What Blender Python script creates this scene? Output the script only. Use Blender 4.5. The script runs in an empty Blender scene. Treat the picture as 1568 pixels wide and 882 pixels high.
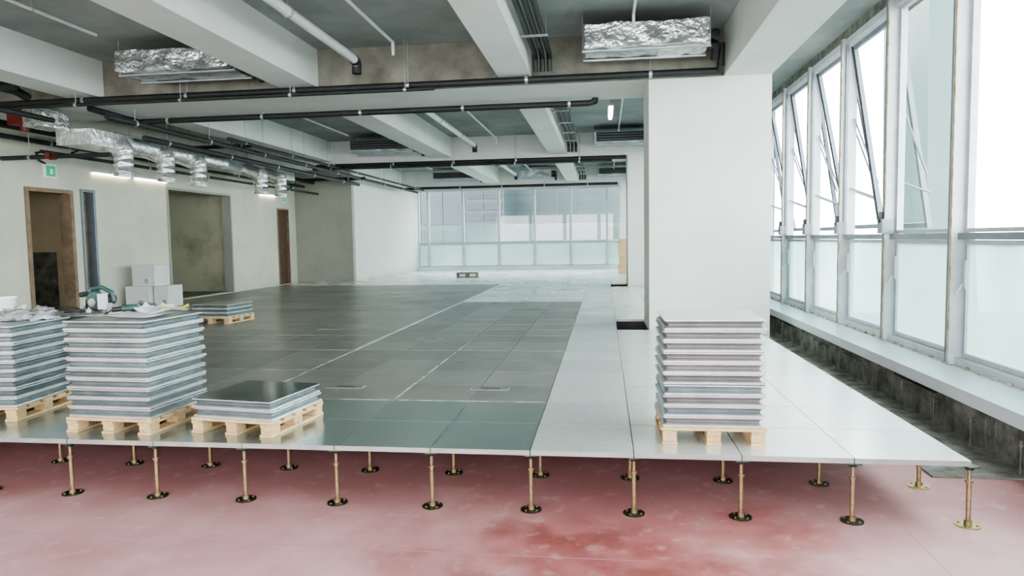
import bpy, math, random
import mathutils
from mathutils import Vector, Matrix
random.seed(4)
scene = bpy.context.scene

# ------------------------------------------------------------------ materials
def new_mat(name):
    m = bpy.data.materials.new(name); m.use_nodes = True
    nt = m.node_tree
    b = nt.nodes['Principled BSDF']
    return m, nt, b

def mat(name, c1, c2=None, rough=0.6, metal=0.0, scale=3.0, bump=0.0, bscale=40.0, island=0.0,
        detail=6, lo=0.35, hi=0.65, rough2=None, stretch=None, spec=0.5, spangle=0.0, risland=0.0):
    m, nt, b = new_mat(name)
    b.inputs['Roughness'].default_value = rough
    b.inputs['Metallic'].default_value = metal
    b.inputs['Specular IOR Level'].default_value = spec
    tc = nt.nodes.new('ShaderNodeTexCoord')
    vec = tc.outputs['Object']
    if stretch:
        mp = nt.nodes.new('ShaderNodeMapping'); mp.inputs['Scale'].default_value = stretch
        nt.links.new(vec, mp.inputs[0]); vec = mp.outputs[0]
    if c2 is None: c2 = tuple(x*0.85 for x in c1)
    n = nt.nodes.new('ShaderNodeTexNoise'); n.inputs['Scale'].default_value = scale
    n.inputs['Detail'].default_value = detail; n.inputs['Roughness'].default_value = 0.6
    nt.links.new(vec, n.inputs['Vector'])
    r = nt.nodes.new('ShaderNodeValToRGB')
    r.color_ramp.elements[0].position = lo; r.color_ramp.elements[1].position = hi
    r.color_ramp.elements[0].color = (*c2, 1); r.color_ramp.elements[1].color = (*c1, 1)
    nt.links.new(n.outputs['Fac'], r.inputs[0])
    col = r.outputs[0]
    g = nt.nodes.new('ShaderNodeNewGeometry')
    if island > 0:
        mr = nt.nodes.new('ShaderNodeMapRange')
        mr.inputs['To Min'].default_value = 1-island; mr.inputs['To Max'].default_value = 1+island
        nt.links.new(g.outputs['Random Per Island'], mr.inputs[0])
        hs = nt.nodes.new('ShaderNodeHueSaturation')
        nt.links.new(mr.outputs[0], hs.inputs['Value']); nt.links.new(col, hs.inputs['Color'])
        col = hs.outputs[0]
    if spangle > 0:
        vo = nt.nodes.new('ShaderNodeTexVoronoi'); vo.inputs['Scale'].default_value = 45
        nt.links.new(tc.outputs['Object'], vo.inputs['Vector'])
        sp = nt.nodes.new('ShaderNodeSeparateColor'); nt.links.new(vo.outputs['Color'], sp.inputs[0])
        mr = nt.nodes.new('ShaderNodeMapRange')
        mr.inputs['To Min'].default_value = 1-spangle; mr.inputs['To Max'].default_value = 1+spangle
        nt.links.new(sp.outputs[0], mr.inputs[0])
        hs = nt.nodes.new('ShaderNodeHueSaturation')
        nt.links.new(mr.outputs[0], hs.inputs['Value']); nt.links.new(col, hs.inputs['Color'])
        col = hs.outputs[0]
    nt.links.new(col, b.inputs['Base Color'])
    if rough2 is not None:
        m2 = nt.nodes.new('ShaderNodeMapRange')
        m2.inputs['From Min'].default_value = 0.3; m2.inputs['From Max'].default_value = 0.7
        m2.inputs['To Min'].default_value = rough; m2.inputs['To Max'].default_value = rough2
        nt.links.new(n.outputs['Fac'], m2.inputs[0]); nt.links.new(m2.outputs[0], b.inputs['Roughness'])
    if risland > 0:
        m3 = nt.nodes.new('ShaderNodeMapRange')
        m3.inputs['To Min'].default_value = rough-risland; m3.inputs['To Max'].default_value = rough+risland
        wn_ = nt.nodes.new('ShaderNodeTexWhiteNoise'); wn_.noise_dimensions='1D'
        nt.links.new(g.outputs['Random Per Island'], wn_.inputs['W'])
        nt.links.new(wn_.outputs['Value'], m3.inputs[0]); nt.links.new(m3.outputs[0], b.inputs['Roughness'])
    if bump > 0:
        n2 = nt.nodes.new('ShaderNodeTexNoise'); n2.inputs['Scale'].default_value = bscale
        n2.inputs['Detail'].default_value = 4
        nt.links.new(tc.outputs['Object'], n2.inputs['Vector'])
        bp = nt.nodes.new('ShaderNodeBump'); bp.inputs['Strength'].default_value = bump
        bp.inputs['Distance'].default_value = 0.02
        nt.links.new(n2.outputs['Fac'], bp.inputs['Height']); nt.links.new(bp.outputs[0], b.inputs['Normal'])
    return m

def emis(name, c, s):
    m, nt, b = new_mat(name)
    b.inputs['Base Color'].default_value = (*c, 1)
    b.inputs['Emission Color'].default_value = (*c, 1)
    b.inputs['Emission Strength'].default_value = s
    return m

M = {}
M['plaster'] = mat('plaster_white', (.70,.72,.67), (.62,.64,.59), .85, scale=1.6, bump=.05, bscale=22, lo=.2, hi=.8)
M['plaster_old'] = mat('plaster_mottled', (.64,.635,.55), (.50,.50,.42), .85, scale=1.1, bump=.07, bscale=16, lo=.25, hi=.7)
M['plaster_grey'] = mat('plaster_grey', (.38,.38,.33), (.30,.30,.26), .85, scale=.9, bump=.08, bscale=16, lo=.25, hi=.7)
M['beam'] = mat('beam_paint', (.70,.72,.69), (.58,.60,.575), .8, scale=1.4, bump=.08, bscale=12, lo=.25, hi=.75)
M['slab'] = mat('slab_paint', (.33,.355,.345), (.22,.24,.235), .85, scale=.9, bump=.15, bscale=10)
M['raw'] = mat('raw_concrete', (.25,.24,.20), (.13,.12,.10), .9, scale=2.2, bump=.3, bscale=12)
M['curb'] = mat('curb_concrete', (.24,.24,.21), (.08,.08,.065), .9, scale=6, bump=.7, bscale=14)
M['stain'] = mat('stained_concrete', (.52,.50,.39), (.30,.28,.20), .9, scale=1.0, bump=.15, bscale=10, lo=.30, hi=.50)
M['beige'] = mat('beige_plaster', (.74,.62,.45), (.66,.55,.40), .8, scale=1.5)
M['wood_trim'] = mat('door_trim_wood', (.28,.20,.13), (.17,.12,.08), .6, scale=6)
M['brown_door'] = mat('door_brown', (.12,.07,.04), (.08,.045,.03), .5, scale=4)
M['galv'] = mat('galvanised_panel', (.74,.79,.775), (.68,.735,.72), .27, metal=.5, scale=1.2, island=.05, lo=.2, hi=.8, spangle=.05, risland=.04)
M['galv2'] = mat('galvanised_panel_dark', (.42,.50,.48), (.36,.44,.42), .20, metal=.75, scale=1.2, island=.05, lo=.2, hi=.8, spangle=.06, risland=.04)  # darker, greener and smoother tone for the front-left panels
M['dark_panel'] = mat('dark_steel_panel', (.285,.295,.27), (.175,.183,.166), .34, metal=.25, scale=2.4, island=.07, detail=12, lo=.25, hi=.75, risland=.05)
M['seam'] = mat('seam_dust', (.60,.62,.58), (.25,.26,.24), .7, scale=9, lo=.4, hi=.6)
M['edge'] = mat('panel_edge_steel', (.55,.58,.57), (.42,.45,.45), .3, metal=.75, scale=5)
M['lip'] = mat('panel_lip_zinc', (.76,.79,.80), (.64,.68,.69), .22, metal=.7, scale=8, island=.08)
M['lidtop'] = mat('panel_top_zinc', (.66,.72,.71), (.58,.64,.63), .22, metal=.75, scale=3)
M['tape'] = mat('panel_pan_steel', (.27,.31,.32), (.19,.23,.24), .28, metal=.7, scale=8, island=.18)
M['tape2'] = mat('panel_pan_brown', (.25,.235,.23), (.20,.19,.19), .38, metal=.5, scale=8, island=.12)
M['darktop'] = mat('panel_top_dark', (.12,.145,.135), (.09,.11,.10), .10, metal=.6, scale=4)
M['bronze'] = mat('zinc_yellow_rod', (.42,.30,.18), (.25,.18,.10), .38, metal=.8, scale=30, bump=.3, bscale=200)
M['blacksteel'] = mat('pedestal_dark_zinc', (.06,.07,.05), (.025,.03,.02), .4, metal=.6, scale=20)
M['brass'] = mat('brass_plate', (.45,.40,.15), (.28,.25,.10), .4, metal=.8, scale=20)
M['pallet'] = mat('pallet_pine', (.70,.50,.29), (.48,.32,.17), .75, scale=6, stretch=(3,12,12), island=.12)
M['pipe'] = mat('black_insulation', (.018,.02,.02), (.010,.012,.012), .55, scale=10)
M['pvc'] = mat('pvc_pipe', (.72,.75,.75), (.62,.64,.64), .4, scale=4)
M['foil'] = mat('foil_wrap', (.85,.87,.87), (.45,.47,.47), .22, metal=.9, scale=9, bump=1.0, bscale=14)
M['foiltube'] = mat('foil_duct', (.86,.88,.88), (.60,.62,.62), .30, metal=.8, scale=12, bump=1.0, bscale=16, lo=.42, hi=.58)
M['duct'] = mat('galvanised_duct', (.46,.50,.52), (.34,.38,.40), .38, metal=.65, scale=4, bump=.1, bscale=8)
M['rust'] = mat('dull_anchor_steel', (.20,.20,.18), (.12,.11,.09), .6, metal=.5, scale=14)
M['frame'] = mat('window_frame_white', (.56,.59,.61), (.47,.50,.53), .45, scale=5)
M['framegrey'] = mat('window_frame_grey', (.20,.23,.26), (.15,.18,.21), .4, metal=.2, scale=5)
M['framedark'] = mat('sash_gasket', (.03,.035,.035), (.02,.022,.022), .5, scale=5)
M['foam'] = mat('sealing_foam', (.42,.27,.13), (.60,.53,.42), .85, scale=9, bump=.5, bscale=40, lo=.4, hi=.6)
M['sill'] = mat('sill_board', (.72,.77,.82), (.64,.69,.74), .35, scale=2)
M['box'] = mat('white_carton', (.66,.69,.68), (.58,.61,.60), .6, scale=3)
M['tooldark'] = mat('tool_rubber', (.03,.03,.035), (.02,.02,.02), .5, scale=10)
M['toolgreen'] = mat('tool_green', (.045,.11,.10), (.03,.075,.07), .4, scale=10)
M['steel'] = mat('tool_steel', (.6,.6,.6), (.4,.4,.4), .25, metal=.9, scale=10)
M['paper'] = mat('paper', (.90,.91,.93), (.72,.74,.78), .7, scale=24)
M['yellow'] = mat('yellow_film', (.75,.78,.10), (.65,.65,.08), .6, scale=10)
M['bag'] = mat('plastic_bag', (.50,.53,.53), (.18,.20,.20), .3, scale=9, bump=.9, bscale=25)
M['strip'] = emis('strip_light_warm', (1.0,.84,.58), 7)
M['cool'] = emis('strip_light_cool', (.95,1,.97), 8)
M['exit'] = emis('exit_sign_green', (.03,.42,.22), .15)
M['red'] = mat('red_paint', (.15,.018,.015), None, .5)
M['ext_white'] = mat('facade_white', (.105,.115,.12), (.09,.10,.105), .7, scale=.3)
M['ext_glass'] = mat('facade_glass', (.035,.056,.061), (.022,.037,.042), .35, scale=.25, island=.3)
M['ext_dark'] = mat('facade_dark_glass', (.013,.022,.028), (.010,.017,.023), .3, scale=.25, island=.3)
M['refl_teal'] = mat('pane_reflection_teal', (.07,.12,.11), (.055,.10,.092), .5, scale=.2, island=.1)
M['ground'] = mat('street', (.12,.13,.13), (.07,.08,.08), .9, scale=.05)

def glass_mat(name, tint, gl, frost=0.0, fc=(.50,.62,.61)):
    m = bpy.data.materials.new(name); m.use_nodes = True
    nt = m.node_tree; nt.nodes.clear()
    o = nt.nodes.new('ShaderNodeOutputMaterial')
    t = nt.nodes.new('ShaderNodeBsdfTransparent'); t.inputs[0].default_value = (*tint, 1)
    g = nt.nodes.new('ShaderNodeBsdfGlossy'); g.inputs['Roughness'].default_value = .02
    mx = nt.nodes.new('ShaderNodeMixShader'); mx.inputs[0].default_value = gl
    nt.links.new(t.outputs[0], mx.inputs[1]); nt.links.new(g.outputs[0], mx.inputs[2])
    out = mx.outputs[0]
    if frost > 0:
        tr = nt.nodes.new('ShaderNodeBsdfTranslucent'); tr.inputs[0].default_value = (*fc,1)
        tcn = nt.nodes.new('ShaderNodeTexCoord')
        n = nt.nodes.new('ShaderNodeTexNoise'); n.inputs['Scale'].default_value = .8
        nt.links.new(tcn.outputs['Object'], n.inputs['Vector'])
        mr = nt.nodes.new('ShaderNodeMapRange'); mr.inputs['From Min'].default_value=.3; mr.inputs['From Max'].default_value=.7
        mr.inputs['To Min'].default_value = frost-.12; mr.inputs['To Max'].default_value = min(1,frost+.12)
        nt.links.new(n.outputs['Fac'], mr.inputs[0])
        m2 = nt.nodes.new('ShaderNodeMixShader')
        nt.links.new(mr.outputs[0], m2.inputs[0])
        nt.links.new(out, m2.inputs[1]); nt.links.new(tr.outputs[0], m2.inputs[2])
        out = m2.outputs[0]
    nt.links.new(out, o.inputs[0])
    return m
M['glass'] = glass_mat('window_glass', (.86,.93,.92), .06)
M['frost'] = glass_mat('window_glass_film', (.38,.58,.55), .05, .88, (.165,.245,.235))
M['film'] = glass_mat('window_film', (.90,.95,.95), .03, .30, (.2,.26,.26))

def pink():
    m, nt, b = new_mat('pink_coated_concrete')
    tc = nt.nodes.new('ShaderNodeTexCoord')
    def noise(s, d=6, dist=0.0):
        n = nt.nodes.new('ShaderNodeTexNoise'); n.inputs['Scale'].default_value = s
        n.inputs['Detail'].default_value = d; n.inputs['Distortion'].default_value = dist
        nt.links.new(tc.outputs['Object'], n.inputs['Vector']); return n.outputs['Fac']
    def ramp(f, p0, c0, p1, c1):
        r = nt.nodes.new('ShaderNodeValToRGB'); e = r.color_ramp.elements
        e[0].position=p0; e[0].color=(*c0,1); e[1].position=p1; e[1].color=(*c1,1)
        nt.links.new(f, r.inputs[0]); return r.outputs[0]
    def maprange(f,a,c,d,e):
        q = nt.nodes.new('ShaderNodeMapRange'); q.inputs['From Min'].default_value=a; q.inputs['From Max'].default_value=c
        q.inputs['To Min'].default_value=d; q.inputs['To Max'].default_value=e
        nt.links.new(f,q.inputs[0]); return q.outputs[0]
    def mix(f,a,c):
        mx = nt.nodes.new('ShaderNodeMix'); mx.data_type='RGBA'
        nt.links.new(f, mx.inputs[0]); nt.links.new(a, mx.inputs[6])
        if isinstance(c,tuple): mx.inputs[7].default_value=(*c,1)
        else: nt.links.new(c, mx.inputs[7])
        return mx.outputs[2]
    base = ramp(noise(1.3, 12, .2), .32, (.45,.225,.23), .64, (.60,.385,.385))
    d = nt.nodes.new('ShaderNodeVectorMath'); d.operation='DISTANCE'; d.inputs[1].default_value=(.1,3.4,0)
    nt.links.new(tc.outputs['Object'], d.inputs[0])
    ad = nt.nodes.new('ShaderNodeMath'); ad.operation='MULTIPLY_ADD'; ad.inputs[1].default_value=2.8
    nt.links.new(noise(1.6, 12, .2), ad.inputs[0]); nt.links.new(d.outputs['Value'], ad.inputs[2])
    red = ramp(noise(5, 12), .3, (.28,.075,.072), .7, (.43,.16,.155))
    c = mix(maprange(ad.outputs[0],1.9,2.7,1,0), base, red)
    brown = maprange(noise(2.6,8,.4),.52,.64,0,.7)
    mul = nt.nodes.new('ShaderNodeMath'); mul.operation='MULTIPLY'
    nt.links.new(brown,mul.inputs[0]); nt.links.new(maprange(ad.outputs[0],1.7,2.5,1,0),mul.inputs[1])
    c = mix(mul.outputs[0], c, (.18,.05,.035))
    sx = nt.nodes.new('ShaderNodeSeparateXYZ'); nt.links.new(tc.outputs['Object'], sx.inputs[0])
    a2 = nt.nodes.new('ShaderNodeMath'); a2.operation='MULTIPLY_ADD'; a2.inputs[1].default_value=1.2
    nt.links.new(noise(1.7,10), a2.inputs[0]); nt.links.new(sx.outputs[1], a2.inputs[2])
    c = mix(maprange(a2.outputs[0],4.2,4.9,0,.8), c, (.33,.145,.145))  # shade and damp under the raised floor, painted into the colour
    c = mix(maprange(noise(9,15,.15),.57,.72,0,.25), c, (.68,.54,.53))
    nt.links.new(c, b.inputs['Base Color'])
    nt.links.new(maprange(noise(1.6,5),0,1,.3,.8), b.inputs['Roughness'])
    return m
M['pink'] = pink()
M['chalk'] = mat('purple_chalk', (.36,.18,.36), (.46,.28,.36), .8, scale=20)

# ------------------------------------------------------------------ mesh builder
class MB:
    def __init__(s): s.v=[]; s.f=[]; s.m=[]; s.sm=[]; s.mats=[]; s.T=None
    def mi(s, k):
        if k not in s.mats: s.mats.append(k)
        return s.mats.index(k)
    def add(s, vs, fs, k, smooth=False):
        o=len(s.v)
        for p in vs:
            p=Vector(p)
            if s.T is not None: p = s.T @ p
            s.v.append(p)
        for i,f in enumerate(fs):
            s.f.append([o+j for j in f]); s.m.append(s.mi(k if isinstance(k,str) else k[i])); s.sm.append(smooth)
    def box(s, x0,x1,y0,y1,z0,z1,k, R=None):
        vs=[(x0,y0,z0),(x1,y0,z0),(x1,y1,z0),(x0,y1,z0),(x0,y0,z1),(x1,y0,z1),(x1,y1,z1),(x0,y1,z1)]
        if R is not None: vs=[R@Vector(p) for p in vs]
        s.add(vs,[(0,3,2,1),(4,5,6,7),(0,1,5,4),(2,3,7,6),(3,0,4,7),(1,2,6,5)],k)
    def cyl(s, p0,p1,r,k,n=10,r2=None,cap=True):
        p0=Vector(p0);p1=Vector(p1); d=(p1-p0)
        if d.length<1e-6: return
        q=d.to_track_quat('Z','Y'); r2=r if r2 is None else r2
        vs=[p0+q@Vector((r*math.cos(2*math.pi*i/n),r*math.sin(2*math.pi*i/n),0)) for i in range(n)]
        vs+=[p1+q@Vector((r2*math.cos(2*math.pi*i/n),r2*math.sin(2*math.pi*i/n),0)) for i in range(n)]
        s.add(vs,[(i,(i+1)%n,n+(i+1)%n,n+i) for i in range(n)],k,True)
        if cap: s.add(vs,[tuple(reversed(range(n))),tuple(range(n,2*n))],k)
    def ball(s,c,r,k,n=8,sc=(1,1,1)):
        c=Vector(c); vs=[];fs=[]
        for i in range(n+1):
            t=math.pi*i/n
            for j in range(n):
                a=2*math.pi*j/n
                vs.append(c+Vector((r*sc[0]*math.sin(t)*math.cos(a),r*sc[1]*math.sin(t)*math.sin(a),r*sc[2]*math.cos(t))))
        for i in range(n):
            for j in range(n):
                fs.append((i*n+j,(i+1)*n+j,(i+1)*n+(j+1)%n,i*n+(j+1)%n))
        s.add(vs,fs,k,True)
    def tube(s,pts,r,k,n=10):
        for a,b in zip(pts[:-1],pts[1:]): s.cyl(a,b,r,k,n)
        for p in pts[1:-1]: s.ball(p,r*1.08,k)
    def obj(s,name):
        me=bpy.data.meshes.new(name); me.from_pydata([tuple(v) for v in s.v],[],s.f)
        for k in s.mats: me.materials.append(M[k])
        me.polygons.foreach_set('material_index',s.m); me.polygons.foreach_set('use_smooth',s.sm)
        me.update()
        o=bpy.data.objects.new(name,me); scene.collection.objects.link(o); return o

FZ=.365; SL=4.27; YE=28.5; LW=-9.6; XW=3.22; YB=-4.0

# ------------------------------------------------------------------ shell
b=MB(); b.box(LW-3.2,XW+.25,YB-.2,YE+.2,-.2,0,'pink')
for k in (-4,0,2):
    b.box(-.80+1.2*k-.002,-.80+1.2*k+.002,1.5,3.9,.0003,.0008,'chalk')
b.box(LW,.2,3.373,3.377,.0003,.0008,'chalk')
b.obj('floor')

b=MB()
nx=19; ny=41
for i in range(nx):
    x1=1.96-.6*i; x0=x1-.6
    if x0<LW: x0=LW+.005
    if x1-x0<.1: continue
    for j in range(ny):
        y0=3.95+.6*j; y1=min(y0+.6,YE-.15)
        if y1-y0<.05: continue
        cx=(x0+x1)/2; cy=(y0+y1)/2
        if 9.35<cy<10.65 and .4<cx: continue
        if 17.78<cy<19.0 and .4<cx: continue
        if cx<-7.62 and cy>20.7: continue
        dark = cx<-.44 and cy>5.15 and ((cy<13.55) or (cx<-2.84 and cy<18.95))
        g=.0024
        top='dark_panel' if dark else ('galv2' if (cx<-.44 and cy<5.15) else 'galv')
        zs=[FZ+random.uniform(-.0007,.0007) for _ in range(4)]
        zb=FZ-.030
        vs=[(x0+g,y0+g,zb),(x1-g,y0+g,zb),(x1-g,y1-g,zb),(x0+g,y1-g,zb),(x0+g,y0+g,zs[0]),(x1-g,y0+g,zs[1]),(x1-g,y1-g,zs[2]),(x0+g,y1-g,zs[3])]
        b.add(vs,[(0,3,2,1),(4,5,6,7),(0,1,5,4),(2,3,7,6),(3,0,4,7),(1,2,6,5)],['edge',top,'edge','edge','edge','edge'])
b.box(-2.865,-2.815,7.4,18.95,FZ+.001,FZ+.003,'galv')
b.box(-1.650,-1.630,5.15,8.1,FZ+.001,FZ+.0025,'seam')
b.box(-2.850,-2.830,5.15,7.4,FZ+.001,FZ+.0025,'seam')
for (x0,x1,y) in ((-4.6,-.44,7.55),(-2.84,-.44,9.95),(-2.84,-.44,12.35),(-8,-3,8.75),(-7,-2.9,11.75),(-6.5,-2.9,13.55),(-6.5,-2.9,15.95),(-6,-.44,5.15),(-6,-2.84,6.35)):
    b.box(x0,x1,y-.008,y+.008,FZ+.001,FZ+.0025,'seam')
for (x,y) in ((-2.2,5.6),(-.95,5.6),(-1.5,10.3),(-2.2,8.5),(-5,7.6),(-3.9,9.4)):
    b.box(x-.16,x+.16,y-.06,y+.06,FZ+.001,FZ+.003,'seam')
    b.box(x-.15,x+.15,y-.05,y+.05,FZ+.003,FZ+.004,'dark_panel')
    b.box(x-.08,x+.08,y-.015,y+.015,FZ+.004,FZ+.005,'blacksteel')
b.obj('raised_floor')

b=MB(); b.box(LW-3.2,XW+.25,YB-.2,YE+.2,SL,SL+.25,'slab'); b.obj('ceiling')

b=MB()
ops=[(10.45,11.5,2.62),(11.7,12.05,2.66),(14.25,16.9,2.88),(19.45,20.2,2.64)]
y=YB
for (a,c,h) in ops:
    b.box(LW-.2,LW,y,a,0,SL,'plaster_old'); b.box(LW-.2,LW,a,c,h,SL,'plaster_old')
    b.box(LW-.2,LW,a,c,0,FZ,'plaster_old'); y=c
b.box(LW-.2,LW,y,20.9,0,SL,'plaster_old')
b.obj('wall_left')
b=MB()
b.box(LW-1.9,LW-.2,10.1,10.3,FZ,SL,'beige'); b.box(LW-1.9,LW-.2,12.1,12.3,FZ,SL,'beige')
b.box(LW-2.1,LW-1.9,10.1,12.3,FZ,SL,'beige'); b.box(LW-1.9,LW-.2,10.3,12.1,FZ-.1,FZ,'curb')
b.box(LW-1.6,LW-.9,12.05,12.098,FZ,1.5,'curb')
b.obj('wall_side_room')
b=MB()
b.box(LW-2.2,LW-.2,13.9,14.15,FZ,SL,'stain'); b.box(LW-2.2,LW-.2,17.0,17.2,FZ,SL,'stain')
b.box(LW-2.4,LW-2.2,13.9,17.2,FZ,SL,'stain'); b.box(LW-2.2,LW-.2,14.15,17.0,FZ-.1,FZ,'curb')
b.box(LW-2.2,LW-.2,14.15,17.0,3.1,3.2,'raw')
b.obj('wall_recess')
def trim(name,a,c,h,k,w=.07):
    b=MB()
    b.box(LW-.21,LW+.025,a-.005,a+w,FZ,h,k); b.box(LW-.21,LW+.025,c-w,c+.005,FZ,h,k)
    b.box(LW-.21,LW+.025,a+w,c-w,h-w,h,k); b.obj(name)
trim('trim_1',10.45,11.5,2.62,'wood_trim'); trim('trim_2',11.7,12.05,2.66,'framegrey',.05)
trim('trim_3',14.25,16.9,2.88,'plaster_grey',.05)
b=MB(); b.box(LW-.18,LW-.13,11.75,12.0,FZ,2.6,'wood_trim'); b.obj('door_1')
b=MB(); b.box(LW-.12,LW-.06,19.5,20.15,FZ,2.6,'brown_door'); b.box(LW-.2,LW+.02,19.45,19.5,FZ,2.64,'wood_trim')
b.box(LW-.2,LW+.02,20.15,20.2,FZ,2.64,'wood_trim'); b.box(LW-.2,LW+.02,19.5,20.15,2.6,2.64,'wood_trim')
b.cyl((LW-.06,19.58,1.35),(LW,19.58,1.35),.012,'steel'); b.cyl((LW,19.58,1.35),(LW,19.68,1.35),.01,'steel'); b.obj('door_2')

XF=-7.75
b=MB(); b.box(LW-.2,XF,20.7,20.9,0,SL,'plaster_grey'); b.obj('wall_back_left')  # shade on this facing wall is put into the darker plaster colour
b=MB(); b.box(XF-.2,XF,20.9,YE+.2,0,SL,'plaster'); b.obj('wall_left_far')
b=MB(); b.box(XF,XW+.25,YE-.05,YE+.2,0,.47,'plaster'); b.box(XF,XW+.25,YE-.05,YE+.2,3.72,SL,'beam'); b.obj('wall_far')
b=MB(); b.box(2.78,XW+.25,YB,YE-.05,0,.34,'curb')
b.box(2.12,2.78,4.75,YE-.05,0,.012,'curb')
yy=YB
while yy<YE-.1:
    w=.5+random.random()*.5; t=random.uniform(.005,.045); y1=min(yy+w,YE-.06)
    b.box(2.78-t,2.78,yy,y1,0,.2+random.random()*.1,'curb'); yy=y1
b.box(XW-.06,XW+.25,YB,YE-.05,4.13,SL,'curb')
b.obj('wall_right')
b=MB(); b.box(2.70,XW-.05,YB,YE-.06,.34,.40,'sill'); b.box(2.70,2.712,YB,YE-.06,.30,.34,'sill'); b.obj('trim_4')
b=MB(); b.box(LW-.2,XW+.25,YB-.2,YB,0,.9,'plaster'); b.box(LW-.2,XW+.25,YB-.2,YB,3.7,SL,'plaster')
for x in (LW-.2,-6.6,-3.6,-.6,2.6): b.box(x,x+.3,YB-.2,YB,.9,3.7,'plaster')  # unseen openings behind the camera, left unglazed to let in fill light
b.obj('wall_rear')

for n,y in enumerate((.97,9.37,17.8,26.2)):
    b=MB(); fr='raw' if n==1 else 'beam'
    b.box(LW,1.54,y,y+1.2,3.66,SL-.001,['beam','beam',fr,'beam','beam','beam']); b.obj('ceiling_cross_beam')
for (x0,x1,z) in ((-7.72,-7.2,3.75),(-4.45,-3.93,3.75),(-1.38,-.95,3.75)):
    b=MB()
    for a,c in ((YB,.96),(2.18,9.36),(10.58,17.79),(19.01,26.19),(27.41,YE-.06)):
        if x0<-7.6 and a>19: continue
        b.box(x0,x1,a,c,z,SL-.001,'beam')
    b.obj('ceiling_joist_beam')
b=MB(); b.box(1.54,2.14,YB,YE-.06,3.66,SL-.001,'beam'); b.obj('ceiling_edge_beam')
for y in (9.37,17.8,26.2):
    b=MB(); b.box(.59,2.14,y,y+1.2,0,3.66,'plaster'); b.obj('concrete_column')

# ------------------------------------------------------------------ right windows
def sash(b,y0,y1,z0,z1,pane,T=None,w=.05,d=.05,k='frame'):
    b.T=T
    x0=XW-d/2; x1=XW+d/2
    b.box(x0,x1,y0,y0+w,z0,z1,k); b.box(x0,x1,y1-w,y1,z0,z1,k)
    b.box(x0,x1,y0+w,y1-w,z0,z0+w,k); b.box(x0,x1,y0+w,y1-w,z1-w,z1,k)
    b.add([(XW,y0+w,z0+w),(XW,y1-w,z0+w),(XW,y1-w,z1-w),(XW,y0+w,z1-w)],[(0,1,2,3)],pane)
    b.T=None
mull=[6.72+1.495*k for k in range(-7,15)]
for i in range(len(mull)-1):
    y0=mull[i]; y1=mull[i+1]
    b=MB(); hw=.032
    b.box(XW-.13,XW+.06,y0-hw,y0+hw,.405,4.13,'frame')
    b.box(XW-.137,XW-.13,y0-hw-.006,y0-.008,.42,4.12,'foam')
    b.box(XW-.137,XW-.13,y0+hw-.012,y0+hw,.42,4.12,'framegrey')
    b.box(XW-.08,XW+.05,y0+hw,y1-hw,1.535,1.595,'framegrey')
    b.box(XW-.08,XW+.05,y0+hw,y1-hw,.405,.47,'frame')
    b.box(XW-.08,XW+.05,y0+hw,y1-hw,4.05,4.13,'frame')
    a=y0+hw+.003; c=y1-hw-.003
    sash(b,a,c,.475,1.53,'frost',w=.04)
    b.box(XW-.03,XW-.026,a+.04,a+.052,.515,1.49,'framegrey'); b.box(XW-.03,XW-.026,c-.052,c-.04,.515,1.49,'framegrey')
    for q in range(6):
        yy=a+.1+q*.22+random.uniform(-.05,.05)
        b.ball((XW-.09,yy,.41),.022,'foam',6,(1,1.6,.7))
    zz=.6
    while zz<3.9:
        l=random.uniform(.2,.8)
        if random.random()<.6: b.box(XW-.10,XW-.082,y0+hw,y0+hw+.014,zz,min(zz+l,4.0),'foam')
        zz+=l
    opened = 8.0<y0<14.5
    if opened:
        P=Vector((XW+.04,0,4.04)); ang=math.radians(11 if i%2 else 9)
        T=Matrix.Translation(P)@Matrix.Rotation(-ang,4,'Y')@Matrix.Translation(-P)
        sash(b,a+.02,c-.02,1.64,4.03,'glass',T=T,w=.055,d=.05,k='framegrey')
        b.T=T
        b.box(XW-.035,XW-.026,a+.02,a+.05,1.64,4.03,'framedark'); b.box(XW-.035,XW-.026,c-.05,c-.02,1.64,4.03,'framedark')
        b.T=None
        b.box(XW-.09,XW-.06,a,a+.03,1.6,4.05,'framedark'); b.box(XW-.09,XW-.06,c-.03,c,1.6,4.05,'framegrey')
        for yy in (a+.02,c-.03):
            b.cyl((XW-.02,yy,2.2),(XW+.36,yy,2.05),.012,'framegrey',6)
            b.cyl((XW+.02,yy,3.1),(XW+.33,yy,2.25),.012,'framegrey',6)
        b.box(XW-.17,XW-.05,y0-.06,y0+.08,1.60,1.76,'framegrey')
        b.box(XW-.17,XW-.13,y0+.0,y0+.04,1.72,1.84,'framedark')
    else:
        sash(b,a,c,1.60,4.045,'glass',w=.035)
        b.box(XW-.03,XW-.026,a+.035,a+.047,1.64,4.0,'framegrey'); b.box(XW-.03,XW-.026,c-.047,c-.035,1.64,4.0,'framegrey')
    b.box(XW-.06,XW-.03,c-.10,c-.06,1.1,1.35,'frame'); b.cyl((XW-.07,c-.08,1.14),(XW-.13,c-.08,1.05),.012,'frame',6)
    b.obj('window_%d'%(i+1))
wn=len(mull)
fm=[XF,-7.32,-5.83,-4.33,-2.84,-1.36,.11,1.6,3.1]
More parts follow.
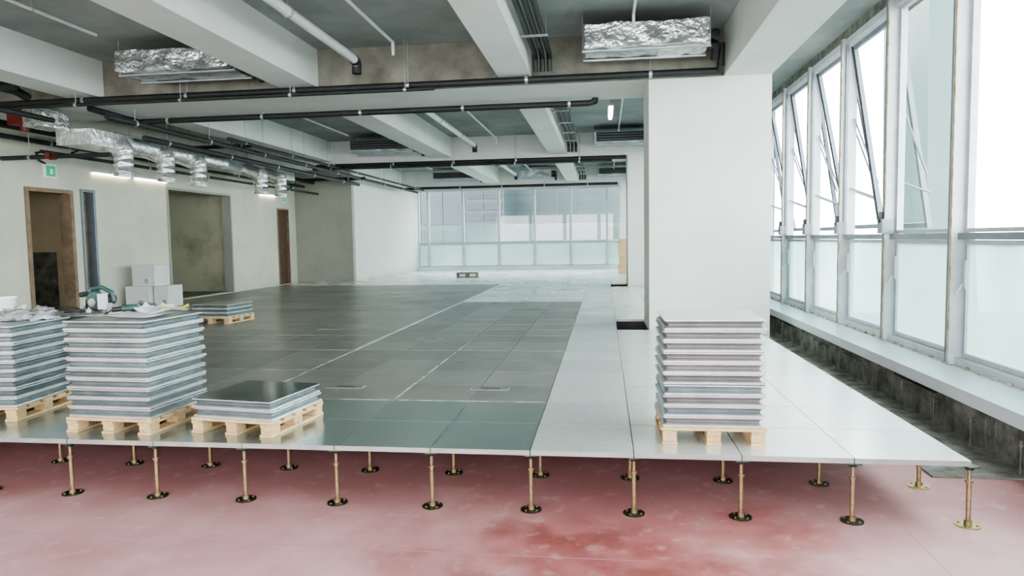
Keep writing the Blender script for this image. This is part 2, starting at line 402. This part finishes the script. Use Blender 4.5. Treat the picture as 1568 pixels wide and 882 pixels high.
for i in range(len(fm)-1):
    x0=fm[i]; x1=fm[i+1]; b=MB()
    b.box(x0 if i==0 else x0-.045,x0+.045,YE-.12,YE+.06,.475,3.715,'frame')
    for z,h in ((.475,.07),(1.46,.08),(3.64,.07)): b.box(x0+.046,x1-.046,YE-.06,YE+.04,z,z+h,'frame')
    for z0,z1,p in ((.545,1.46,'frost'),(1.54,3.64,'glass')):
        b.add([(x0+.046,YE,z0),(x1-.046,YE,z0),(x1-.046,YE,z1),(x0+.046,YE,z1)],[(0,1,2,3)],p)
    if i>0:
        b.add([(x0+.046,YE+.01,1.54),(x1-.046,YE+.01,1.54),(x1-.046,YE+.01,2.25),(x0+.046,YE+.01,2.25)],[(0,1,2,3)],'film')
    b.obj('window_%d'%(wn+i))
b=MB(); b.box(XF+.01,XW-.2,YE-.4,YE-.06,FZ,.50,'sill'); b.obj('trim_5')

# ------------------------------------------------------------------ pedestals
def pedestal(b,x,y,base='blacksteel'):
    b.cyl((x,y,0),(x,y,.006),.062,base,20)
    for q in range(4):
        a=q*math.pi/2+.7; b.cyl((x+.045*math.cos(a),y+.045*math.sin(a),.006),(x+.045*math.cos(a),y+.045*math.sin(a),.012),.008,'bronze',6)
    b.cyl((x,y,.006),(x,y,.03),.02,'bronze',12)
    b.cyl((x,y,.03),(x,y,.25),.0125,'bronze',12)
    b.cyl((x,y,.24),(x,y,.255),.021,'bronze',6)
    b.cyl((x,y,.25),(x,y,.32),.010,'bronze',12)
    b.cyl((x,y,.313),(x,y,.326),.022,'blacksteel',8)
    b.cyl((x,y,.318),(x,y,.331),.018,'blacksteel',8,r2=.036)
    b.box(x-.036,x+.036,y-.036,y+.036,.330,.3345,'blacksteel')
pb=MB(); pedestal(pb,0,0); proto=pb.obj('floor_pedestal'); pm=proto.data
pb=MB(); pedestal(pb,0,0,'brass'); t2=pb.obj('floor_pedestal'); pm2=t2.data
bpy.data.objects.remove(t2)
first=True
for j in range(2):
    for i in range(-8,10):
        x=-3.44+.6*i; y=3.975+.6*j
        if first: o=proto; first=False
        else:
            o=bpy.data.objects.new('floor_pedestal',pm); scene.collection.objects.link(o)
        if i==9 : o.data=pm2
        o.location=(x,y,0); o.rotation_euler=(0,0,random.random()*.5)
b=MB()
for j in range(2,9):
    for i in range(-6,10): pedestal(b,-3.44+.6*i,3.975+.6*j)
b.obj('floor_pedestals')

b=MB()
yy=-3.0
while yy<14:
    x=2.66+random.uniform(-.012,.012); h=.27+random.uniform(-.03,.03)
    b.cyl((x,yy,0.0),(x,yy,h),.007,'rust',8); b.cyl((x,yy,h-.04),(x,yy,h-.02),.018,'rust',8)
    b.cyl((x,yy,h-.03),(2.70,yy,h-.03),.007,'rust',6); b.cyl((x,yy,0.0),(x,yy,.018),.028,'rust',12)
    yy+=.6
b.obj('curb_anchor_rods')

# ------------------------------------------------------------------ panel stacks
def stack(name,cx,cy,rot,pairs,ztop_mat='lidtop',w=.6,seed=0,brown=False,base=FZ):
    rnd=random.Random(seed)
    root=bpy.data.objects.new(name,None); scene.collection.objects.link(root)
    Rm=Matrix.Translation((cx,cy,base+.001))@Matrix.Rotation(rot,4,'Z')
    h=w/2
    b=MB()
    for k in range(5):
        y=-h+ (w-.085)*k/4
        b.box(-h-.01,h+.01,y,y+.085,.0815,.0995,'pallet')
    for x in (-h,-.04,h-.08):
        for y in (-h,-.045,h-.09):
            b.box(x,x+.08,y,y+.09,.0165,.063,'pallet')
        b.box(x,x+.08,-h-.01,h+.01,.0635,.081,'pallet')
        b.box(x-.004,x+.084,-h-.01,h+.01,0,.016,'pallet')
    p=b.obj('pallet'); p.parent=root
    b=MB(); z=.0997
    for k in range(pairs):
        ox=rnd.uniform(-.006,.006); oy=rnd.uniform(-.006,.006); a=rnd.uniform(-.008,.008)
        R=Matrix.Translation((ox,oy,z))@Matrix.Rotation(a,4,'Z')
        body='tape2' if (brown and rnd.random()<.55) else 'tape'
        prof=[(0,h-.004),(.004,h),(.015,h),(.020,h-.012),(.030,h-.024),(.036,h-.024),(.048,h-.014),(.056,h-.002),(.064,h-.002)]
        ms=['lip','lip','lip',body,body,body,body,'lip']
        vs=[];fs=[];mk=[]
        for (zz,hh) in prof:
            c=.008
            ring=[(-hh+c,-hh),(hh-c,-hh),(hh,-hh+c),(hh,hh-c),(hh-c,hh),(-hh+c,hh),(-hh,hh-c),(-hh,-hh+c)]
            vs+=[R@Vector((x,y,zz)) for x,y in ring]
        n=8
        for q in range(len(prof)-1):
            for e in range(n):
                fs.append((q*n+e,q*n+(e+1)%n,(q+1)*n+(e+1)%n,(q+1)*n+e)); mk.append(ms[q])
        fs.append(tuple(reversed(range(n)))); mk.append('tape')
        L=(len(prof)-1)*n
        fs.append(tuple(range(L,L+n))); mk.append(ztop_mat if k==pairs-1 else 'tape')
        b.add(vs,fs,mk); z+=.0645
    p=b.obj('panels'); p.parent=root
    root.matrix_world=Rm
    return base+z+.001
zE=stack('floor_panel_stack',.635,4.44,.0,10,'lidtop',seed=1,brown=True,w=.59)
zB=stack('floor_panel_stack',-3.235,4.40,-.05,10,'edge',w=.62,seed=2)
zA=stack('floor_panel_stack',-4.50,4.62,.10,9,'edge',w=.64,seed=3)
zF=stack('floor_panel_stack',-4.36,5.35,.05,9,'edge',w=.62,seed=5)
zC=stack('floor_panel_stack',-2.36,4.42,-.14,2,'darktop',w=.60,seed=6)
zD=stack('floor_panel_stack',-6.08,10.35,-.10,3,'edge',w=.66,seed=7)

# ------------------------------------------------------------------ things on the stacks
b=MB()
ox,oy,oz=-4.22,5.26,zF
b.box(ox-.16,ox+.16,oy-.07,oy+.07,oz,oz+.006,'steel')
b.cyl((ox,oy-.01,oz+.09),(ox,oy+.02,oz+.09),.080,'tooldark',24)
b.cyl((ox+.01,oy-.045,oz+.105),(ox+.01,oy-.012,oz+.105),.070,'toolgreen',24)
b.cyl((ox,oy-.058,oz+.09),(ox,oy-.046,oz+.09),.035,'steel',16)
b.cyl((ox,oy+.02,oz+.095),(ox,oy+.16,oz+.10),.052,'tooldark',18,r2=.045)
b.cyl((ox,oy+.16,oz+.10),(ox,oy+.185,oz+.10),.046,'tooldark',18)
b.tube([(ox-.09,oy+.02,oz+.14),(ox-.07,oy+.03,oz+.195),(ox+.03,oy+.03,oz+.21),(ox+.12,oy+.03,oz+.165),(ox+.14,oy+.03,oz+.09)],.017,'toolgreen',10)
b.cyl((ox-.13,oy-.02,oz+.15),(ox-.07,oy-.02,oz+.16),.022,'tooldark',10)
b.box(ox-.10,ox-.08,oy-.03,oy+.03,oz,oz+.11,'steel'); b.box(ox+.10,ox+.12,oy-.03,oy+.03,oz,oz+.08,'steel')
b.box(ox+.05,ox+.11,oy-.055,oy-.01,oz+.03,oz+.16,'box')
pts=[]
for k in range(30):
    a=k*.55; r=.09+.03*math.sin(k*.7)
    pts.append((ox-.14+r*math.cos(a)*.9,oy-.12+r*math.sin(a)*.6,oz+.008+.0016*k))
b.tube(pts,.005,'tooldark',6)
b.obj('circular_saw')
b=MB(); ox,oy,oz=-3.36,4.60,zB
b.cyl((ox-.10,oy-.03,oz+.035),(ox+.06,oy+.02,oz+.045),.028,'toolgreen',14); b.cyl((ox+.06,oy+.02,oz+.045),(ox+.11,oy+.035,oz+.045),.032,'steel',14,r2=.022)
b.cyl((ox+.10,oy+.03,oz+.02),(ox+.10,oy+.03,oz+.004),.05,'tooldark',20); b.cyl((ox-.10,oy-.03,oz+.035),(ox-.17,oy-.05,oz+.03),.018,'tooldark',10)
b.tube([(ox-.17,oy-.05,oz+.03),(ox-.15,oy-.15,oz+.008),(ox-.05,oy-.2,oz+.006),(ox+.05,oy-.16,oz+.006),(ox+.0,oy-.10,oz+.006)],.005,'tooldark',6)
b.obj('angle_grinder')
def sheet(b,cx,cy,z,w,h,rot,k,curl=.01):
    n=6; vs=[];fs=[]
    for i in range(n+1):
        for j in range(n+1):
            u=i/n-.5; v=j/n-.5
            x=u*w; y=v*h; zz=z+curl*(abs(u)*2)**3+curl*.4*math.sin(7*v+3*u)+curl*.4
            vs.append((cx+x*math.cos(rot)-y*math.sin(rot),cy+x*math.sin(rot)+y*math.cos(rot),zz))
    for i in range(n):
        for j in range(n):
            q=i*(n+1)+j; fs.append((q,q+n+1,q+n+2,q+1))
    b.add(vs,fs,k,True)
b=MB()
sheet(b,-3.16,4.36,zB+.001,.36,.28,.1,'paper',.016)
sheet(b,-3.08,4.46,zB+.016,.24,.28,-.5,'paper',.026)
sheet(b,-3.03,4.54,zB+.034,.17,.12,.7,'yellow',.020)
sheet(b,-3.18,4.50,zB+.030,.14,.18,.3,'paper',.03)
b.obj('paper_sheets')
def blob(b,c,r,sc,k,seed,amp=.25):
    c=Vector(c); n=22; vs=[];fs=[]
    for i in range(n+1):
        t=math.pi*i/n
        for j in range(n):
            a=2*math.pi*j/n
            d=Vector((math.sin(t)*math.cos(a),math.sin(t)*math.sin(a),math.cos(t)))
            q=1+amp*mathutils.noise.noise(d*2.2+Vector((seed,0,0)))*2+amp*.5*mathutils.noise.noise(d*6+Vector((seed,3,0)))*2
            p=Vector((d.x*sc[0],d.y*sc[1],max(d.z,-.35)*sc[2]))*r*q
            vs.append(c+p)
    for i in range(n):
        for j in range(n): fs.append((i*n+j,(i+1)*n+j,(i+1)*n+(j+1)%n,i*n+(j+1)%n))
    b.add(vs,fs,k,True)
b=MB()
blob(b,(-4.44,4.70,zA+.03),.11,(1.0,.9,.6),'bag',1.3,.35)
blob(b,(-4.31,4.78,zA+.025),.10,(1.0,.9,.6),'bag',5.3,.35)
b.obj('plastic_bag')
b=MB(); b.cyl((-4.68,4.85,zA),(-4.68,4.85,zA+.17),.06,'box',20,r2=.072); b.cyl((-4.68,4.85,zA+.16),(-4.68,4.85,zA+.175),.078,'paper',20); b.obj('plastic_bucket')

# ------------------------------------------------------------------ cartons
def carton(x,y,z,w,d,h,rot):
    b=MB(); b.box(-w/2,w/2,-d/2,d/2,0,h,'box'); b.box(-w/2+.0,w/2,-.03,.03,h,h+.002,'lip')
    b.box(-w/2,w/2,-d/2-.002,-d/2,h*.5-.002,h*.5+.002,'edge')
    b.box(.02,.10,-d/2-.002,-d/2,h*.15,h*.35,'edge')
    o=b.obj('cardboard_box'); o.location=(x,y,z); o.rotation_euler=(0,0,rot)
carton(-9.22,12.85,FZ+.001,.50,.5,.42,.03)
carton(-8.80,12.98,FZ+.001,.30,.5,.42,.03)
carton(-9.11,12.90,FZ+.424,.50,.45,.42,-.04)

b=MB()
for k in range(10):
    z=FZ+.001+.12*k; o=random.uniform(-.03,.03)
    b.box(.50+o,1.2,24.0,24.9,z+.09,z+.118,'pallet')
    for y in (24.0,24.4,24.8): b.box(.50+o,1.2,y,y+.1,z,z+.088,'pallet')
b.obj('pallet_pile')
b=MB(); b.box(-4.9,-4.2,22.6,22.95,FZ+.001,FZ+.16,'raw')
for x in (-4.8,-4.45): b.box(x,x+.2,22.59,22.6,FZ+.03,FZ+.12,'paper')
b.obj('floor_vent_box')
b=MB(); b.box(.165,.585,9.352,10.55,.02,.03,'tooldark'); b.box(.17,.582,10.54,10.548,.03,FZ-.03,'tooldark'); b.box(.578,.586,9.36,10.54,.03,FZ-.03,'tooldark')  # near-black lining stands in for the shade inside the floor opening
b.box(.165,.172,9.36,10.54,.03,FZ-.03,'tooldark')
b.obj('floor_hatch')
b=MB(); b.box(.165,.585,17.752,18.95,.02,.03,'tooldark'); b.box(.17,.582,18.94,18.948,.03,FZ-.03,'tooldark'); b.box(.578,.586,17.76,18.94,.03,FZ-.03,'tooldark')  # same dark lining in place of shade, at the second column
b.obj('floor_hatch')

# ------------------------------------------------------------------ services
PX=(.97,9.37,17.8,26.2)
def soffit(x,y):
    if any(q-.02<=y<=q+1.22 for q in PX): return 3.66
    for x0,x1 in ((-7.72,-7.2),(-4.45,-3.93),(-1.38,-.95)):
        if x0-.02<=x<=x1+.02: return 3.75
    if x>1.54: return 3.66
    return SL
def rod(b,x,y,z):
    t=soffit(x,y)
    if t>z+.02: b.cyl((x,y,z),(x,y,t-.001),.005,'duct',6)
def hpipe(name,x0,x1,y,z,r,extra=None,hang=1.6,k='pipe',red=()):
    b=MB(); b.cyl((x0,y,z),(x1,y,z),r,k,12)
    x=x0+.5
    while x<x1:
        b.cyl((x-.02,y,z),(x+.02,y,z),r*1.2,'edge',12)
        rod(b,x,y,z); x+=hang
    for rx in red:
        b.cyl((rx-.05,y,z),(rx+.05,y,z),r*1.5,'red',12); b.cyl((rx,y-.11,z),(rx,y,z),.02,'red',8); b.cyl((rx,y-.12,z),(rx,y-.105,z),.05,'red',14)
    if extra:
        for e in extra: b.tube(e,r,k,10)
    return b.obj(name)
hpipe('sprinkler_pipe',-9.5,1.48,9.20,3.69,.045,extra=[[(1.46,9.2,3.69),(1.46,9.1,3.75),(1.46,9.05,4.0)]])
hpipe('sprinkler_pipe',-9.5,-2.2,9.04,3.60,.026)
hpipe('sprinkler_pipe',-7.4,-.2,10.4,3.585,.045,extra=[[(-7.4,10.4,3.585),(-7.4,10.0,3.585),(-7.4,9.3,3.60)],[(-.2,10.4,3.585),(-.12,10.4,3.61),(-.12,10.4,3.655)]])
hpipe('sprinkler_pipe',-7.5,.55,17.55,3.60,.05)
hpipe('sprinkler_pipe',-7.5,.2,17.3,3.50,.032)
hpipe('sprinkler_pipe',-7.5,.5,25.9,3.60,.05)
hpipe('sprinkler_pipe',-9.5,-7.6,9.95,3.02,.035,red=(-8.6,))
hpipe('sprinkler_pipe',-9.5,-7.2,13.6,3.62,.035)
hpipe('sprinkler_pipe',-9.5,-6.9,19.6,3.45,.045)
def lpipe(name,x,y0,y1,z,r,k='pipe',hang=2.0,end=None):
    b=MB(); b.cyl((x,y0,z),(x,y1,z),r,k,12)
    y=y0+.6
    while y<y1:
        b.cyl((x,y-.02,z),(x,y+.02,z),r*1.2,'edge',12)
        rod(b,x,y,z); y+=hang
    if end:
        b.tube(end,r,k,10)
        if name=='drain_pipe':
            b.cyl((x,y1+.05,z-.01),(x,y1+.14,z-.03),.066,'pipe',12); b.cyl((x,y1+.14,z-.01),(x,y1+.14,z-.17),.062,'pipe',12)
    b.obj(name)
lpipe('sprinkler_pipe',-8.9,2.0,20.5,3.45,.06)
lpipe('sprinkler_pipe',-9.2,2.0,20.5,3.33,.04)
lpipe('sprinkler_pipe',-8.75,9.9,20.5,3.10,.03)
lpipe('sprinkler_pipe',-7.05,9.2,25.8,3.45,.045)
lpipe('sprinkler_pipe',-6.8,12,25.8,3.52,.03)
lpipe('sprinkler_pipe',-7.4,10.5,20.4,3.34,.05)
lpipe('sprinkler_pipe',-8.0,5.5,9.3,3.45,.04)
for y0,y1 in ((2.3,8.75),(10.9,17.1),(19.4,25.3)):
    lpipe('drain_pipe',-3.2,y0,y1,3.97,.055,'pvc',end=[(-3.2,y1,3.97),(-3.2,y1+.12,3.95),(-3.2,y1+.14,3.86)])
    lpipe('sprinkler_branch_pipe',-2.6,y0,y1-.3,4.08,.02,'pvc',end=[(-2.6,y1-.3,4.08),(-2.6,y1-.2,4.08),(-2.6,y1-.2,3.92)])
    lpipe('sprinkler_branch_pipe',-6.1,y0,y1-.9,4.16,.02,'pvc')
    lpipe('sprinkler_branch_pipe',.35,y0,y1-.6,4.16,.018,'pvc',end=[(.35,y1-.6,4.16),(.35,y1-.5,4.16),(.35,y1-.5,4.02)])
    b=MB()
    for n,x in enumerate((-.86,-.77,-.68)):
        b.tube([(x,y0,3.95),(x,y1+.1,3.95),(x,y1+.22,3.90),(x,y1+.26,3.74)],.034,'pipe',10)
    y=y0+.5
    while y<y1:
        b.box(-.93,-.62,y,y+.03,3.90,3.92,'edge'); b.cyl((-.64,y+.015,3.9),(-.64,y+.015,SL-.001),.005,'duct',6); y+=1.3
    b.obj('refrigerant_pipes')

def fcu(x0,x1,y0,y1,z0,z1,foil=True):
    b=MB(); k='foil' if foil else 'duct'
    def warp(p):
        q=mathutils.noise.noise_vector(Vector(p)*5)*.022; return Vector(p)+q
    def face(o,u,v,nu,nv):
        vs=[];fs=[]
        for i in range(nu+1):
            for j in range(nv+1): vs.append(warp(Vector(o)+Vector(u)*(i/nu)+Vector(v)*(j/nv)))
        for i in range(nu):
            for j in range(nv):
                q=i*(nv+1)+j; fs.append((q,q+nv+1,q+nv+2,q+1))
        b.add(vs,fs,k,False)
    X=x1-x0;Y=y1-y0;Z=z1-z0
    face((x0,y0,z0),(X,0,0),(0,0,Z),24,6); face((x0,y1,z0),(X,0,0),(0,0,Z),24,6)
    face((x0,y0,z0),(X,0,0),(0,Y,0),24,10); face((x0,y0,z1),(X,0,0),(0,Y,0),24,10)
    face((x0,y0,z0),(0,Y,0),(0,0,Z),10,6); face((x1,y0,z0),(0,Y,0),(0,0,Z),10,6)
    b.box(x0-.03,x1+.03,y0+.1,y0+.14,z0-.03,z0-.012,'duct'); b.box(x0-.03,x1+.03,y1-.14,y1-.1,z0-.03,z0-.012,'duct')
    for x in (x0-.02,x1+.02):
        for y in (y0+.12,y1-.12): b.cyl((x,y,z0-.03),(x,y,SL-.001),.006,'duct',6)
    b.tube([(x1-.02,y1-.2,z0+.08),(x1+.14,y1-.2,z0+.08),(x1+.14,y1-.05,z0-.05)],.045,'pipe',8)
    b.tube([(x1-.02,y1-.3,z0+.19),(x1+.12,y1-.3,z0+.19),(x1+.12,y1-.05,z0+.1)],.055,'pipe',8)
    b.obj('fan_coil_unit')
for n,yy in enumerate((8.35,16.75,25.15)):
    fcu(-.22,1.22,yy,yy+.68,3.84,4.10,n==0)
    fcu(-6.25,-4.70,yy,yy+.68,3.84,4.10,n==0)
    if n==2: fcu(-3.0,-1.9,yy,yy+.68,3.84,4.10,False)
for n,yy in enumerate((16.7,25.1)):
    for x0,x1 in ((-.22,1.22),(-6.25,-4.70)):
        b=MB(); b.box(x0+.05,x1-.05,yy-.12,yy-.03,3.88,4.08,'pipe')
        for k in range(3): b.box(x0+.05,x1-.05,yy-.125,yy-.12,3.91+.06*k,3.915+.06*k,'duct')
        b.obj('air_grille')

b=MB()
b.box(-8.50,-8.05,10.7,17.4,3.22,3.50,'duct')
for y in (11.6,12.8,14.0,15.2,16.4): b.box(-8.52,-8.03,y,y+.03,3.20,3.52,'edge')
b.box(-8.35,-7.75,9.75,10.7,3.16,3.40,'foiltube')
for seg in range(36):
    y=10.05+.1*seg
    r=.118+.010*(seg%2)
    b.cyl((-7.86,y,3.28),(-7.86,y+.1,3.28),r,'foiltube',14,r2=.118+.010*((seg+1)%2))
for y in (10.4,11.5,12.5,14.95,15.9):
    b.cyl((-8.1,y,3.30),(-7.75,y,3.16),.145,'foiltube',16)
    b.ball((-7.72,y,3.16),.15,'foiltube',10)
    n=9
    for q in range(n):
        z=3.17-.05*q
        b.cyl((-7.72+.010*math.sin(q*2),y,z),(-7.72+.010*math.sin(q*2+2),y,z-.05),.150 if q%2 else .140,'foiltube',18,r2=.140 if q%2 else .150)
b.obj('ventilation_duct')
b=MB(); b.box(-8.75,-8.45,9.3,9.6,3.42,3.66,'red'); b.box(-8.40,-8.08,9.2,9.7,3.36,3.62,'foil')
b.cyl((-8.6,9.45,3.34),(-8.6,9.45,3.42),.06,'red',12); b.obj('alarm_valve_box')
b=MB(); b.tube([(-7.95,8.6,4.2),(-7.95,8.6,3.8),(-8.2,8.6,3.8),(-8.2,8.9,3.8),(-8.2,9.1,3.75)],.06,'pipe',12); b.tube([(-8.15,8.3,4.2),(-8.15,8.3,3.95),(-7.75,8.3,3.95)],.05,'pipe',12); b.obj('insulated_pipe')

for (a,c) in ((12.0,13.05),(13.2,14.25),(18.4,19.4)):
    b=MB(); b.box(LW+.002,LW+.06,a,c,3.0,3.05,'frame'); b.box(LW+.01,LW+.05,a+.02,c-.02,2.965,3.0,'strip'); b.obj('strip_light')
b=MB(); b.box(.1,.16,12.6,13.8,3.9,3.94,'cool'); b.box(.08,.18,12.58,13.82,3.94,3.98,'frame'); b.cyl((.13,12.8,3.98),(.13,12.8,SL-.001),.004,'duct',6); b.cyl((.13,13.6,3.98),(.13,13.6,SL-.001),.004,'duct',6); b.obj('strip_light')
for y,z in ((11.0,2.92),(19.9,2.95)):
    b=MB(); b.box(LW+.001,LW+.04,y-.13,y+.13,z-.12,z+.12,'paper'); b.box(LW+.04,LW+.045,y-.10,y+.10,z-.09,z+.09,'exit')
    b.box(LW+.045,LW+.048,y-.02,y+.04,z-.05,z+.04,'paper')
    b.tube([(LW+.03,y-.1,z+.12),(LW+.05,y-.25,z+.16),(LW+.05,y-.3,z+.28),(LW+.03,y-.05,z+.34),(LW+.04,y+.35,z+.30),(LW+.05,y+.8,z+.5)],.018,'pipe',8)
    b.obj('exit_sign')

# ------------------------------------------------------------------ outside
b=MB()
b.box(-45,14,60,62,-20,16,'ext_white')
for i in range(29):
    x=-44+2*i
    for (z0,z1) in ((-3.6,-.8),(.2,2.6),(3.0,6.2),(7,10),(11,14)):
        b.box(x+.12,x+1.88,59.9,60,z0,z1,'ext_glass')
b.obj('neighbour_building')
b=MB()
b.box(-10,-7.2,50,56,-20,12,'ext_glass')
for k in range(10):
    for q in range(2): b.box(-9.9+1.35*q,-8.7+1.35*q,49.9,50,2.2+k*.8,2.75+k*.8,'ext_dark')
b.obj('neighbour_tower')
b=MB()
vs=[(17.5,40,-20),(21,40,-20),(21,46,-20),(17.5,46,-20),(16.8,40,34),(17.6,40,34),(17.6,46,34),(16.8,46,34)]
b.add(vs,[(0,3,2,1),(4,5,6,7),(0,1,5,4),(2,3,7,6),(3,0,4,7),(1,2,6,5)],'refl_teal')
b.obj('pane_reflection_wedge')  # added tapered solid standing in for the teal reflection in a window pane
b=MB(); b.box(-150,150,-60,200,-20.5,-20,'ground'); b.obj('street_ground')

w=bpy.data.worlds.new('World'); scene.world=w; w.use_nodes=True
bg=w.node_tree.nodes['Background']; bg.inputs[0].default_value=(.96,.99,1.0,1); bg.inputs[1].default_value=8.5

cam=bpy.data.cameras.new('Camera'); co=bpy.data.objects.new('Camera',cam); scene.collection.objects.link(co)
cam.sensor_width=36; cam.lens=36*1080/1600; cam.clip_end=500; cam.clip_start=.05
fwd=Vector((-.1329,.9887,-.0699)).normalized()
up=Vector((.0068,.0714,.9974)); right=fwd.cross(up).normalized(); up=right.cross(fwd)
co.matrix_world=Matrix(((right.x,up.x,-fwd.x,0),(right.y,up.y,-fwd.y,0),(right.z,up.z,-fwd.z,1.60),(0,0,0,1)))
scene.camera=co
scene.view_settings.view_transform='AgX'
try: scene.view_settings.look='AgX - Medium High Contrast'
except Exception as e: print(e)
scene.view_settings.exposure=0.62
scene.view_settings.gamma=1.0
